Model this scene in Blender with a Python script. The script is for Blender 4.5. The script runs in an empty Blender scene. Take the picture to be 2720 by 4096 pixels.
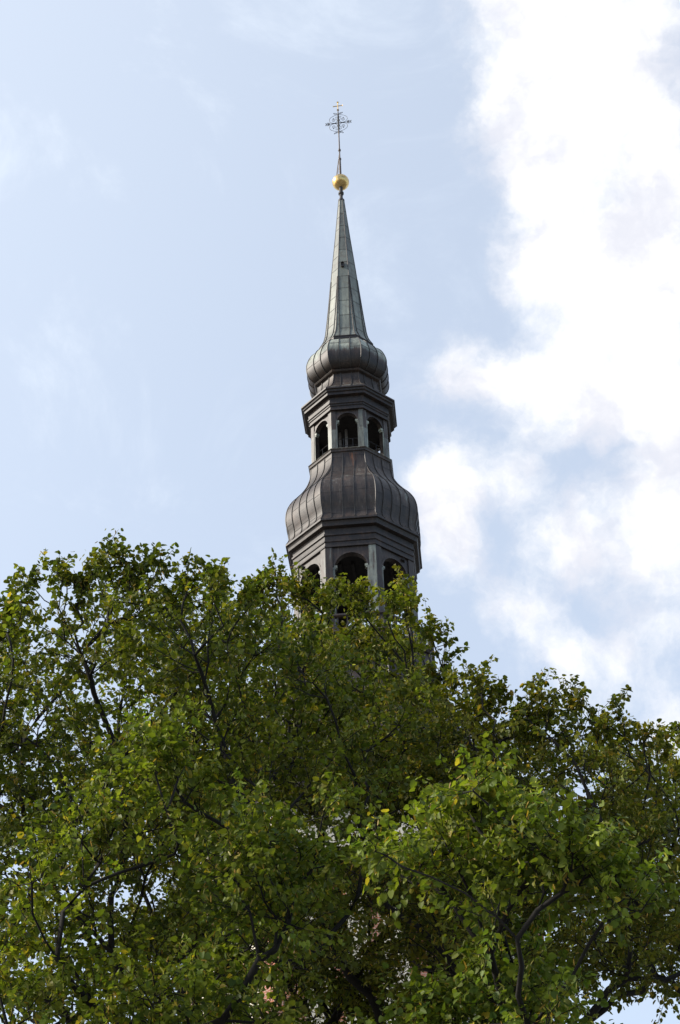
import bpy, math, random
import numpy as np
from mathutils import Matrix, Vector

S = bpy.context.scene
COL = S.collection
rad = math.radians

# ------------------------------------------------------------------ camera
FPX, PITCH, ROLL, YAW = 6500.0, rad(37.213), rad(1.800), rad(-0.576)
CAM = np.array([0.0, 0.0, 1.6])
cy_, sy_ = math.cos(YAW), math.sin(YAW)
cp_, sp_ = math.cos(PITCH), math.sin(PITCH)
cr_, sr_ = math.cos(ROLL), math.sin(ROLL)
_x = np.array([cy_, -sy_, 0.0]); _y = np.array([sy_, cy_, 0.0]); _z = np.array([0, 0, 1.0])
_u = -sp_ * _y + cp_ * _z
FWD = cp_ * _y + sp_ * _z
RIGHT = cr_ * _x - sr_ * _u
UP = sr_ * _x + cr_ * _u
cam_data = bpy.data.cameras.new("camera")
cam = bpy.data.objects.new("camera", cam_data); COL.objects.link(cam)
cam_data.sensor_fit = 'VERTICAL'; cam_data.sensor_height = 36.0; cam_data.sensor_width = 23.9
cam_data.lens = 36.0 * FPX / 4096.0
cam_data.clip_end = 5000
m = Matrix.Identity(4)
for r in range(3):
    m[r][0] = RIGHT[r]; m[r][1] = UP[r]; m[r][2] = -FWD[r]; m[r][3] = CAM[r]
cam.matrix_world = m
S.camera = cam


def ray(px, py):
    d = FWD + RIGHT * ((px - 1360) / FPX) - UP * ((py - 2048) / FPX)
    return d / np.linalg.norm(d)


def at(px, py, rng):
    return CAM + ray(px, py) * rng


def to_px(P):
    q = np.asarray(P) - CAM
    d = q @ FWD
    return 1360 + FPX * (q @ RIGHT) / d, 2048 - FPX * (q @ UP) / d


# ------------------------------------------------------------------ render settings
S.view_settings.view_transform = 'Standard'
S.view_settings.look = 'None'
S.view_settings.exposure = 0.6
S.view_settings.gamma = 1.0
S.cycles.max_bounces = 7
S.cycles.diffuse_bounces = 3
S.cycles.glossy_bounces = 2
S.cycles.transmission_bounces = 4
S.cycles.transparent_max_bounces = 4
S.cycles.use_denoising = True

# ------------------------------------------------------------------ sun
SUN_EL, SUN_AZ = rad(36), rad(-96)       # azimuth from +Y (view direction), negative = left
sun_dir = Vector((math.cos(SUN_EL) * math.sin(SUN_AZ), math.cos(SUN_EL) * math.cos(SUN_AZ), math.sin(SUN_EL)))
sun_data = bpy.data.lights.new("sun", 'SUN')
sun = bpy.data.objects.new("sun", sun_data); COL.objects.link(sun)
sun_data.energy = 3.1; sun_data.angle = rad(6); sun_data.color = (1.0, 0.93, 0.82)
sun.rotation_euler = sun_dir.to_track_quat('Z', 'Y').to_euler()
sun.location = (-40, 10, 60)

# ------------------------------------------------------------------ world: sky and clouds
W = bpy.data.worlds.new("World"); S.world = W; W.use_nodes = True
wt = W.node_tree; wt.nodes.clear()


def N(t, typ, **kw):
    n = t.nodes.new(typ)
    for k, v in kw.items():
        setattr(n, k, v)
    return n


def setin(n, **kw):
    for k, v in kw.items():
        n.inputs[k].default_value = v


def link(t, a, b):
    t.links.new(a, b)


def math_node(t, op, a, b=None, c=None, clamp=False):
    n = N(t, 'ShaderNodeMath', operation=op, use_clamp=clamp)
    for i, v in enumerate((a, b, c)):
        if v is None: continue
        if isinstance(v, (int, float)): n.inputs[i].default_value = v
        else: link(t, v, n.inputs[i])
    return n.outputs[0]


def map_range(t, v, a, b, c=0.0, d=1.0, smooth=True):
    n = N(t, 'ShaderNodeMapRange'); n.interpolation_type = 'SMOOTHSTEP' if smooth else 'LINEAR'
    link(t, v, n.inputs[0])
    for i, x in enumerate((a, b, c, d)): n.inputs[i + 1].default_value = x
    return n.outputs[0]


def mix_col(t, fac, a, b, blend='MIX'):
    n = N(t, 'ShaderNodeMix', data_type='RGBA', blend_type=blend)
    for i, v in ((0, fac), (6, a), (7, b)):
        if isinstance(v, (int, float)): n.inputs[i].default_value = v
        elif isinstance(v, tuple): n.inputs[i].default_value = v if len(v) == 4 else v + (1,)
        else: link(t, v, n.inputs[i])
    return n.outputs[2]


def noise(t, vec, scale, detail=4.0, rough=0.55, dist=0.0, out=0):
    n = N(t, 'ShaderNodeTexNoise')
    if vec is not None: link(t, vec, n.inputs['Vector'])
    setin(n, Scale=scale, Detail=detail, Roughness=rough, Distortion=dist)
    return n.outputs[out]


sky = N(wt, 'ShaderNodeTexSky', sky_type='NISHITA')
sky.sun_disc = False; sky.sun_elevation = SUN_EL
sky.sun_rotation = SUN_AZ
sky.air_density = 1.0; sky.dust_density = 1.5; sky.ozone_density = 1.0
geo = N(wt, 'ShaderNodeTexCoord')
D = geo.outputs['Generated']
# domain warp for ragged cloud edges
w1 = noise(wt, D, 9.0, 6.0, 0.62, out=1)
w1c = N(wt, 'ShaderNodeVectorMath', operation='SUBTRACT'); link(wt, w1, w1c.inputs[0]); w1c.inputs[1].default_value = (0.5, 0.5, 0.5)
w1s = N(wt, 'ShaderNodeVectorMath', operation='SCALE'); link(wt, w1c.outputs[0], w1s.inputs[0]); w1s.inputs['Scale'].default_value = 0.055
w2 = noise(wt, D, 38.0, 5.0, 0.6, out=1)
w2c = N(wt, 'ShaderNodeVectorMath', operation='SUBTRACT'); link(wt, w2, w2c.inputs[0]); w2c.inputs[1].default_value = (0.5, 0.5, 0.5)
w2s = N(wt, 'ShaderNodeVectorMath', operation='SCALE'); link(wt, w2c.outputs[0], w2s.inputs[0]); w2s.inputs['Scale'].default_value = 0.022
wd = N(wt, 'ShaderNodeVectorMath', operation='ADD'); link(wt, D, wd.inputs[0]); link(wt, w1s.outputs[0], wd.inputs[1])
wd2 = N(wt, 'ShaderNodeVectorMath', operation='ADD'); link(wt, wd.outputs[0], wd2.inputs[0]); link(wt, w2s.outputs[0], wd2.inputs[1])
# clouds: soft puffs placed on the sky sphere
PUFFS = [(2350, 150, 330, 1), (2050, 60, 190, 1), (2640, 60, 150, .5), (2250, 380, 260, 1), (2040, 490, 200, 1), (2500, 380, 230, .65), (2150, 680, 190, 1),
         (2450, 640, 250, .6), (2680, 620, 180, .8), (2170, 860, 190, .9), (2060, 1090, 120, .55), (2360, 950, 300, 1), (2620, 950, 230, .9),
         (2150, 1090, 140, .6), (2400, 1210, 270, .8), (2650, 1230, 200, .7), (1860, 1440, 170, .9), (1990, 1500, 150, .6), (2100, 1490, 130, .7),
         (2250, 1560, 220, .75), (2470, 1500, 260, .8), (2690, 1480, 180, .9), (2380, 1690, 150, .7), (2620, 1720, 190, .8), (1840, 1900, 160, .95),
         (1720, 2010, 160, .95), (1770, 2130, 170, .75), (2070, 1930, 120, .85), (1790, 2290, 140, .45), (2680, 1930, 170, .8), (2300, 2130, 180, .65),
         (2500, 2130, 230, .8), (2700, 2130, 200, .7), (2260, 2270, 140, .6), (2620, 2360, 180, .55), (1990, 2440, 140, .75), (2150, 2560, 150, .8),
         (2290, 2680, 140, .75), (2700, 2880, 150, .9), (2480, 2560, 140, .4), (2800, 300, 260, .8), (2880, 900, 300, .8), (2900, 1700, 300, .8),
         (2950, 2500, 260, .6), (2500, -250, 350, .9), (2000, -300, 250, .6),
         (2250, 1300, 420, .25), (1900, 1850, 380, .22), (2200, 1900, 360, .20), (2500, 2380, 420, .25), (1930, 2320, 380, .25), (2700, 2700, 350, .25), (1950, 250, 240, .2)]
total = None
for (px, py, r, wgt) in PUFFS:
    c = ray(px, py)
    dn = N(wt, 'ShaderNodeVectorMath', operation='DISTANCE'); link(wt, wd2.outputs[0], dn.inputs[0]); dn.inputs[1].default_value = tuple(c)
    v = map_range(wt, dn.outputs['Value'], 1.55 * r / FPX, 0.05 * r / FPX, 0.0, wgt)
    total = v if total is None else math_node(wt, 'ADD', total, v)
# broken cloud everywhere else (behind and beside the camera)
far = noise(wt, D, 2.6, 7.0, 0.6)
far_m = map_range(wt, far, 0.46, 0.62)
dotn = N(wt, 'ShaderNodeVectorMath', operation='DOT_PRODUCT'); link(wt, D, dotn.inputs[0]); dotn.inputs[1].default_value = tuple(FWD)
away = map_range(wt, dotn.outputs['Value'], 0.90, 0.75)
far_c = math_node(wt, 'MULTIPLY', math_node(wt, 'MULTIPLY', far_m, away), map_range(wt, dotn.outputs['Value'], -0.15, 0.55, 0.08, 1.0))
total = math_node(wt, 'ADD', total, far_c)
fb = noise(wt, wd.outputs[0], 26.0, 6.0, 0.6)
fbc = math_node(wt, 'ADD', math_node(wt, 'MULTIPLY', math_node(wt, 'SUBTRACT', fb, 0.5), 2.3), math_node(wt, 'MULTIPLY', math_node(wt, 'SUBTRACT', noise(wt, wd2.outputs[0], 75.0, 5.0, 0.62), 0.5), 0.7))
dens = math_node(wt, 'ADD', total, math_node(wt, 'MULTIPLY', fbc, map_range(wt, total, 0.0, 0.35)))
alpha = map_range(wt, dens, 0.12, 1.75)
# thin high veil
vn = noise(wt, D, 7.0, 7.0, 0.66, 0.6)
sdot = N(wt, 'ShaderNodeVectorMath', operation='DOT_PRODUCT'); link(wt, D, sdot.inputs[0]); sdot.inputs[1].default_value = tuple(sun_dir)
veil = math_node(wt, 'ADD', map_range(wt, vn, 0.50, 0.80, 0.0, 0.25), map_range(wt, sdot.outputs['Value'], 0.25, 0.75, 0.0, 0.20))
VEIL = 0.50
SKY_S, CLOUD = 0.15, (0.73, 0.73, 0.745)
sk = N(wt, 'ShaderNodeVectorMath', operation='SCALE'); link(wt, sky.outputs[0], sk.inputs[0]); sk.inputs['Scale'].default_value = SKY_S * 1.0
veiled = mix_col(wt, math_node(wt, 'MULTIPLY', math_node(wt, 'ADD', veil, VEIL, clamp=True), map_range(wt, dotn.outputs['Value'], -0.15, 0.75, 0.22, 1.0)), sk.outputs[0], (0.630, 0.690, 0.768))
shade = noise(wt, wd.outputs[0], 16.0, 5.0, 0.6)
cl_col = mix_col(wt, map_range(wt, shade, 0.44, 0.64), CLOUD, (0.575, 0.585, 0.64))
final = mix_col(wt, alpha, veiled, cl_col)
# everything is scaled so that the Background strength stays at the sky's own strength
unsc = N(wt, 'ShaderNodeVectorMath', operation='SCALE'); link(wt, final, unsc.inputs[0]); unsc.inputs['Scale'].default_value = 1.0 / SKY_S
bg = N(wt, 'ShaderNodeBackground'); link(wt, unsc.outputs[0], bg.inputs['Color']); bg.inputs['Strength'].default_value = SKY_S
wo = N(wt, 'ShaderNodeOutputWorld'); link(wt, bg.outputs[0], wo.inputs['Surface'])

# ------------------------------------------------------------------ helpers


class MB:
    """collects faces into one mesh, with per-vertex patina and per-face panel tone"""

    def __init__(self):
        self.v = []; self.f = []; self.m = []; self.pan = []; self.pat = []; self.cur_pat = 0.2; self.cur_pan = 0.5; self.cur_m = 0

    def vert(self, p, pat=None):
        self.v.append(tuple(p)); self.pat.append(self.cur_pat if pat is None else pat); return len(self.v) - 1

    def face(self, idx, m=None, pan=None):
        self.f.append(tuple(idx)); self.m.append(self.cur_m if m is None else m); self.pan.append(self.cur_pan if pan is None else pan)

    def quad(self, a, b, c, d, m=None, pan=None, pats=None):
        i = [self.vert(p, None if pats is None else pats[k]) for k, p in enumerate((a, b, c, d))]
        self.face(i, m, pan)

    def box(self, o, ax, ay, az, m=None, pan=None):
        """box from corner-centre o with half vectors ax, ay, az"""
        o = np.array(o, float); ax = np.array(ax, float); ay = np.array(ay, float); az = np.array(az, float)
        i = [self.vert(o + sx * ax + sy * ay + sz * az) for sz in (-1, 1) for sy in (-1, 1) for sx in (-1, 1)]
        for q in ((0, 2, 3, 1), (4, 5, 7, 6), (0, 1, 5, 4), (2, 6, 7, 3), (0, 4, 6, 2), (1, 3, 7, 5)):
            self.face([i[k] for k in q], m, pan)

    def tube(self, pts, rr, seg=6, m=None, cap=True):
        pts = [np.array(p, float) for p in pts]; n = len(pts)
        if not hasattr(rr, '__len__'): rr = [rr] * n
        rings = []
        for k in range(n):
            t = pts[min(k + 1, n - 1)] - pts[max(k - 1, 0)]; t /= (np.linalg.norm(t) + 1e-9)
            a = np.array([0, 0, 1.0]) if abs(t[2]) < 0.9 else np.array([1.0, 0, 0])
            e1 = np.cross(t, a); e1 /= np.linalg.norm(e1); e2 = np.cross(t, e1)
            rings.append([self.vert(pts[k] + rr[k] * (math.cos(2 * math.pi * j / seg) * e1 + math.sin(2 * math.pi * j / seg) * e2)) for j in range(seg)])
        for k in range(n - 1):
            for j in range(seg):
                self.face((rings[k][j], rings[k][(j + 1) % seg], rings[k + 1][(j + 1) % seg], rings[k + 1][j]), m)
        if cap:
            self.face(rings[0][::-1], m); self.face(rings[-1], m)

    def lathe(self, prof, seg=24, m=None, c=(0, 0)):
        rings = []
        for (r, z) in prof:
            rings.append([self.vert((c[0] + r * math.cos(2 * math.pi * j / seg), c[1] + r * math.sin(2 * math.pi * j / seg), z)) for j in range(seg)])
        for k in range(len(prof) - 1):
            for j in range(seg):
                self.face((rings[k][j], rings[k][(j + 1) % seg], rings[k + 1][(j + 1) % seg], rings[k + 1][j]), m)
        self.face(rings[0][::-1], m); self.face(rings[-1], m)

    def build(self, name, mats, parent=None, smooth=False, recalc=False):
        me = bpy.data.meshes.new(name)
        me.from_pydata(self.v, [], self.f)
        for mt in (mats if isinstance(mats, (list, tuple)) else [mats]): me.materials.append(mt)
        me.polygons.foreach_set('material_index', self.m)
        if smooth: me.polygons.foreach_set('use_smooth', [True] * len(self.f))
        a = me.attributes.new('patina', 'FLOAT', 'POINT'); a.data.foreach_set('value', np.array(self.pat, np.float32))
        a = me.attributes.new('panel', 'FLOAT', 'FACE'); a.data.foreach_set('value', np.array(self.pan, np.float32))
        me.update()
        o = bpy.data.objects.new(name, me); COL.objects.link(o)
        if parent: o.parent = parent
        return o


def tag(o, label=None, cat=None, group=None, kind=None):
    for k, v in (('label', label), ('category', cat), ('group', group), ('kind', kind)):
        if v: o[k] = v
    return o


def empty(name, loc, rz=0.0):
    o = bpy.data.objects.new(name, None); COL.objects.link(o)
    o.location = loc; o.rotation_euler = (0, 0, rz); o.empty_display_size = 0.5
    return o


def new_mat(name):
    mt = bpy.data.materials.new(name); mt.use_nodes = True
    t = mt.node_tree; b = t.nodes['Principled BSDF']
    return mt, t, b


def ramp(t, fac, stops):
    n = N(t, 'ShaderNodeValToRGB'); e = n.color_ramp.elements
    while len(e) < len(stops): e.new(0.5)
    for k, (p, c) in enumerate(stops):
        e[k].position = p; e[k].color = tuple(c) + (1,)
    link(t, fac, n.inputs[0]); return n.outputs[0]


def attr(t, name):
    n = N(t, 'ShaderNodeAttribute'); n.attribute_name = name; return n


# ------------------------------------------------------------------ materials
def mat_sheet(name, rust=False, wear=1.0):
    """weathered copper sheet: brown-black where it still weathers, verdigris where the attribute says"""
    mt, t, b = new_mat(name)
    tc = N(t, 'ShaderNodeTexCoord')
    mp = N(t, 'ShaderNodeMapping'); link(t, tc.outputs['Object'], mp.inputs[0]); mp.inputs['Scale'].default_value = (5.5, 5.5, 0.55)
    streak = noise(t, mp.outputs[0], 1.0, 6.0, 0.66)
    mp2 = N(t, 'ShaderNodeMapping'); link(t, tc.outputs['Object'], mp2.inputs[0]); mp2.inputs['Scale'].default_value = (17, 17, 1.2)
    streak2 = noise(t, mp2.outputs[0], 1.0, 4.0, 0.6)
    blot = noise(t, tc.outputs['Object'], 0.9, 5.0, 0.6)
    pat = attr(t, 'patina').outputs['Fac']; pan = attr(t, 'panel').outputs['Fac']
    v = math_node(t, 'ADD', pat, math_node(t, 'MULTIPLY', math_node(t, 'SUBTRACT', streak, 0.5), 1.15 * wear))
    v = math_node(t, 'ADD', v, math_node(t, 'MULTIPLY', math_node(t, 'SUBTRACT', streak2, 0.5), 0.65 * wear))
    v = math_node(t, 'ADD', v, math_node(t, 'MULTIPLY', math_node(t, 'SUBTRACT', blot, 0.5), 0.65 * wear))
    v = math_node(t, 'ADD', v, math_node(t, 'MULTIPLY', math_node(t, 'SUBTRACT', pan, 0.5), 0.16))
    c = ramp(t, v, [(0.0, (0.019, 0.014, 0.012)), (0.26, (0.037, 0.027, 0.022)), (0.45, (0.060, 0.046, 0.038)), (0.62, (0.135, 0.147, 0.132)), (0.82, (0.210, 0.226, 0.192)), (1.0, (0.33, 0.35, 0.29))])
    br = noise(t, tc.outputs['Object'], 2.3, 4.0, 0.6)
    c = mix_col(t, map_range(t, br, 0.48, 0.75, 0.0, 0.5), c, (0.085, 0.050, 0.034))
    if rust:      # run of rust below the sill, on the front sheets
        sep = N(t, 'ShaderNodeSeparateXYZ'); link(t, tc.outputs['Object'], sep.inputs[0])
        dx = math_node(t, 'ABSOLUTE', math_node(t, 'SUBTRACT', sep.outputs[0], 0.27))
        wz = map_range(t, sep.outputs[2], 55.7, 57.0, 0.02, 0.30, False)
        inside = map_range(t, math_node(t, 'SUBTRACT', wz, dx), 0.0, 0.22)
        front = math_node(t, 'MULTIPLY', math_node(t, 'LESS_THAN', sep.outputs[1], -1.5), math_node(t, 'GREATER_THAN', sep.outputs[2], 55.7))
        rf = math_node(t, 'MULTIPLY', math_node(t, 'MULTIPLY', inside, front), map_range(t, streak2, 0.38, 0.58, 0.15, 1.0), clamp=True)
        c = mix_col(t, rf, c, (0.21, 0.085, 0.035))
    tone = math_node(t, 'ADD', 0.80, math_node(t, 'MULTIPLY', pan, 0.40))
    mu = N(t, 'ShaderNodeVectorMath', operation='SCALE'); link(t, c, mu.inputs[0]); link(t, tone, mu.inputs['Scale'])
    link(t, mu.outputs[0], b.inputs['Base Color'])
    setin(b, Roughness=0.5, Metallic=0.0); b.inputs['Specular IOR Level'].default_value = 0.4
    bm = N(t, 'ShaderNodeBump'); setin(bm, Strength=0.25, Distance=0.03)
    link(t, noise(t, tc.outputs['Object'], 3.0, 3.0, 0.5), bm.inputs['Height']); link(t, bm.outputs[0], b.inputs['Normal'])
    return mt


def mat_plain(name, col, rough=0.6, var=0.25, scale=3.0, metallic=0.0, col2=None):
    mt, t, b = new_mat(name)
    tc = N(t, 'ShaderNodeTexCoord')
    n = noise(t, tc.outputs['Object'], scale, 5.0, 0.6)
    c2 = col2 or tuple(x * (1 - var) for x in col)
    link(t, mix_col(t, map_range(t, n, 0.35, 0.65), tuple(col), tuple(c2)), b.inputs['Base Color'])
    setin(b, Roughness=rough, Metallic=metallic)
    return mt


M_SHEET = mat_sheet('weathered_sheet'); M_SHEET_SPIRE = mat_sheet('verdigris_sheet', wear=0.5); M_SHEET_RUST = mat_sheet('weathered_sheet_rusty', True)
M_SEAM = mat_plain('seam_sheet', (0.026, 0.022, 0.020), 0.6, 0.4, 2.0, col2=(0.055, 0.048, 0.043))
M_DARK = mat_plain('dark_timber', (0.022, 0.018, 0.016), 0.85, 0.5, 4.0)
M_IRON = mat_plain('wrought_iron', (0.022, 0.021, 0.025), 0.6, 0.4, 6.0)
M_POLE = mat_plain('pole_metal', (0.12, 0.085, 0.07), 0.5, 0.35, 3.0)
M_BRACE = mat_plain('brace_metal', (0.42, 0.30, 0.20), 0.5, 0.3, 4.0)
M_STEEL = mat_plain('grey_steel', (0.20, 0.19, 0.19), 0.5, 0.3, 5.0)
M_CREAM = mat_plain('cream_render', (0.74, 0.68, 0.55), 0.9, 0.15, 1.2)
M_STONE = mat_plain('paving', (0.13, 0.125, 0.115), 0.9, 0.35, 0.8)


def mat_gold():
    mt, t, b = new_mat('gilding')
    tc = N(t, 'ShaderNodeTexCoord')
    pan = attr(t, 'panel').outputs['Fac']
    n = noise(t, tc.outputs['Object'], 5.0, 4.0, 0.6)
    c = mix_col(t, map_range(t, n, 0.4, 0.7), (0.80, 0.57, 0.24), (0.58, 0.37, 0.13))
    tone = math_node(t, 'ADD', 0.75, math_node(t, 'MULTIPLY', pan, 0.45))
    mu = N(t, 'ShaderNodeVectorMath', operation='SCALE'); link(t, c, mu.inputs[0]); link(t, tone, mu.inputs['Scale'])
    link(t, mu.outputs[0], b.inputs['Base Color'])
    setin(b, Metallic=1.0)
    link(t, map_range(t, n, 0.3, 0.7, 0.26, 0.42, False), b.inputs['Roughness'])
    return mt


M_GOLD = mat_gold()


def mat_brick():
    mt, t, b = new_mat('red_brick')
    uv = N(t, 'ShaderNodeUVMap'); uv.uv_map = 'wall'
    bk = N(t, 'ShaderNodeTexBrick'); link(t, uv.outputs[0], bk.inputs['Vector'])
    setin(bk, Scale=1.0); bk.inputs['Brick Width'].default_value = 0.30; bk.inputs['Row Height'].default_value = 0.10; bk.inputs['Mortar Size'].default_value = 0.010
    bk.inputs['Color1'].default_value = (0.42, 0.155, 0.085, 1); bk.inputs['Color2'].default_value = (0.31, 0.11, 0.07, 1); bk.inputs['Mortar'].default_value = (0.45, 0.38, 0.31, 1)
    n = noise(t, uv.outputs[0], 0.8, 5.0, 0.6)
    c = mix_col(t, map_range(t, n, 0.4, 0.75, 0, 0.5), bk.outputs['Color'], (0.22, 0.11, 0.08))
    link(t, c, b.inputs['Base Color']); setin(b, Roughness=0.9)
    return mt


M_BRICK = mat_brick()

# ------------------------------------------------------------------ ground
g = MB(); g.quad((-400, -200, 0), (400, -200, 0), (400, 900, 0), (-400, 900, 0))
tag(g.build('ground', M_STONE), kind='structure')

# ------------------------------------------------------------------ church tower
PHI = rad(-3.718)
tower = empty('church_tower', (0, 70, 0), PHI)
tag(tower, 'tall dark copper-clad church steeple with arched lanterns rising behind the trees', 'church tower')
C8 = math.cos(math.pi / 8); S8 = math.sin(math.pi / 8)
rnd = random.Random(7)


def face_frame(k):
    """side k (0 = facing the square): outward normal, tangent"""
    a = -math.pi / 2 + k * math.pi / 4
    return np.array([math.cos(a), math.sin(a), 0.0]), np.array([-math.sin(a), math.cos(a), 0.0])


def interp_prof(prof, step):
    out = [prof[0]]
    for a, b in zip(prof[:-1], prof[1:]):
        n = max(1, int(math.ceil(math.dist(a[:2], b[:2]) / step)))
        for i in range(1, n + 1):
            u = i / n; out.append(tuple(a[j] + (b[j] - a[j]) * u for j in range(3)))
    return out


def smooth_prof(prof, it=2):
    """Chaikin rounding of an open profile"""
    for _ in range(it):
        q = [prof[0]]
        for a, b in zip(prof[:-1], prof[1:]):
            q.append(tuple(.75 * x + .25 * y for x, y in zip(a, b))); q.append(tuple(.25 * x + .75 * y for x, y in zip(a, b)))
        q.append(prof[-1]); prof = q
    return prof


def octa(mb, prof, pan=0.5, close_top=False, close_bot=False, jit=0.0):
    """plain octagonal moulding from a (R, z, patina) profile listed from the top down"""
    for k in range(8):
        n, tt = face_frame(k)
        pn = pan + rnd.uniform(-jit, jit)
        for (a, b) in zip(prof[:-1], prof[1:]):
            pa = [n * a[0] * C8 - tt * a[0] * S8, n * a[0] * C8 + tt * a[0] * S8]
            pb = [n * b[0] * C8 - tt * b[0] * S8, n * b[0] * C8 + tt * b[0] * S8]
            z = lambda p, zz: (p[0], p[1], zz)
            mb.quad(z(pb[0], b[1]), z(pb[1], b[1]), z(pa[1], a[1]), z(pa[0], a[1]), 0, pn, (b[2], b[2], a[2], a[2]))
    for do, (R, z, p), rev in ((close_top, prof[0], False), (close_bot, prof[-1], True)):
        if do:
            pts = []
            for k in range(8):
                n, tt = face_frame(k); q = n * R * C8 + tt * R * S8; pts.append(mb.vert((q[0], q[1], z), p))
            mb.face(pts[::-1] if rev else pts, 0, pan)


def clad(mb, prof, seams=(-0.915, -0.305, 0.305, 0.915), joints=0.9, seam_w=0.02, seam_h=0.04, ridge=0.035, step=0.12, vary=1.0):
    """octagonal roof of standing-seam sheets; prof (R, z, patina) from the top down"""
    prof = interp_prof(prof, step)
    L = [0.0]
    for a, b in zip(prof[:-1], prof[1:]): L.append(L[-1] + math.dist(a[:2], b[:2]))
    for k in range(8):
        n, tt = face_frame(k)
        cols = [-99.0] + list(seams) + [99.0]

        def P(i, x, lift=0.0):
            R, z, _ = prof[i]; h = R * S8; x = max(-h, min(h, x))
            a = prof[max(i - 1, 0)]; b = prof[min(i + 1, len(prof) - 1)]
            dr, dz = (b[0] - a[0]) * C8, b[1] - a[1]; ln = math.hypot(dr, dz) + 1e-9
            on, oz = -dz / ln, dr / ln
            q = n * (R * C8 + on * lift) + tt * x
            return (q[0], q[1], z + oz * lift)
        for c0, c1 in zip(cols[:-1], cols[1:]):
            off = rnd.uniform(0, joints); tone = {}
            prev = None
            for i in range(len(prof) - 1):
                h0, h1 = prof[i][0] * S8, prof[i + 1][0] * S8
                a0, a1 = max(-h0, min(h0, c0)), max(-h0, min(h0, c1)); b0, b1 = max(-h1, min(h1, c0)), max(-h1, min(h1, c1))
                if (a1 - a0) < 1e-4 and (b1 - b0) < 1e-4: continue
                row = int((L[i] + off) / joints)
                if row not in tone: tone[row] = 0.5 + (rnd.random() - 0.5) * vary
                pt = (prof[i + 1][2], prof[i + 1][2], prof[i][2], prof[i][2])
                mb.quad(P(i + 1, b0), P(i + 1, b1), P(i, a1), P(i, a0), 0, tone[row], pt)
                if prev is not None and row != prev and (a1 - a0) > 0.12:      # lap joint
                    e = 0.012
                    A, B = np.array(P(i, a0, e)), np.array(P(i, a1, e)); dn = np.array(P(i + 1, (a0 + a1) / 2)) - np.array(P(i, (a0 + a1) / 2))
                    dn = dn / (np.linalg.norm(dn) + 1e-9) * 0.028
                    mb.quad(A + dn, B + dn, B, A, 1, 0.5)
                prev = row
        for x in seams:                                                       # standing seams
            seg = [i for i in range(len(prof)) if prof[i][0] * S8 > abs(x) + 0.03]
            run = []
            for i in range(len(prof) - 1):
                if prof[i][0] * S8 > abs(x) + 0.02 and prof[i + 1][0] * S8 > abs(x) + 0.02:
                    for s0, s1, l0, l1 in ((-seam_w, -seam_w, 0, seam_h), (-seam_w, seam_w, seam_h, seam_h), (seam_w, seam_w, seam_h, 0)):
                        mb.quad(P(i + 1, x + s0, l0), P(i + 1, x + s1, l1), P(i, x + s1, l1), P(i, x + s0, l0), 1, 0.5)
        # ridge roll on the corner to the right of this side
        pts = []; rr = []
        for i in range(len(prof)):
            R, z, _ = prof[i]; q = n * R * C8 + tt * R * S8; pts.append((q[0], q[1], z)); rr.append(ridge * (0.55 + 0.45 * min(1, R / 1.5)))
        mb.tube(pts, rr, 5, 0, False)


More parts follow.
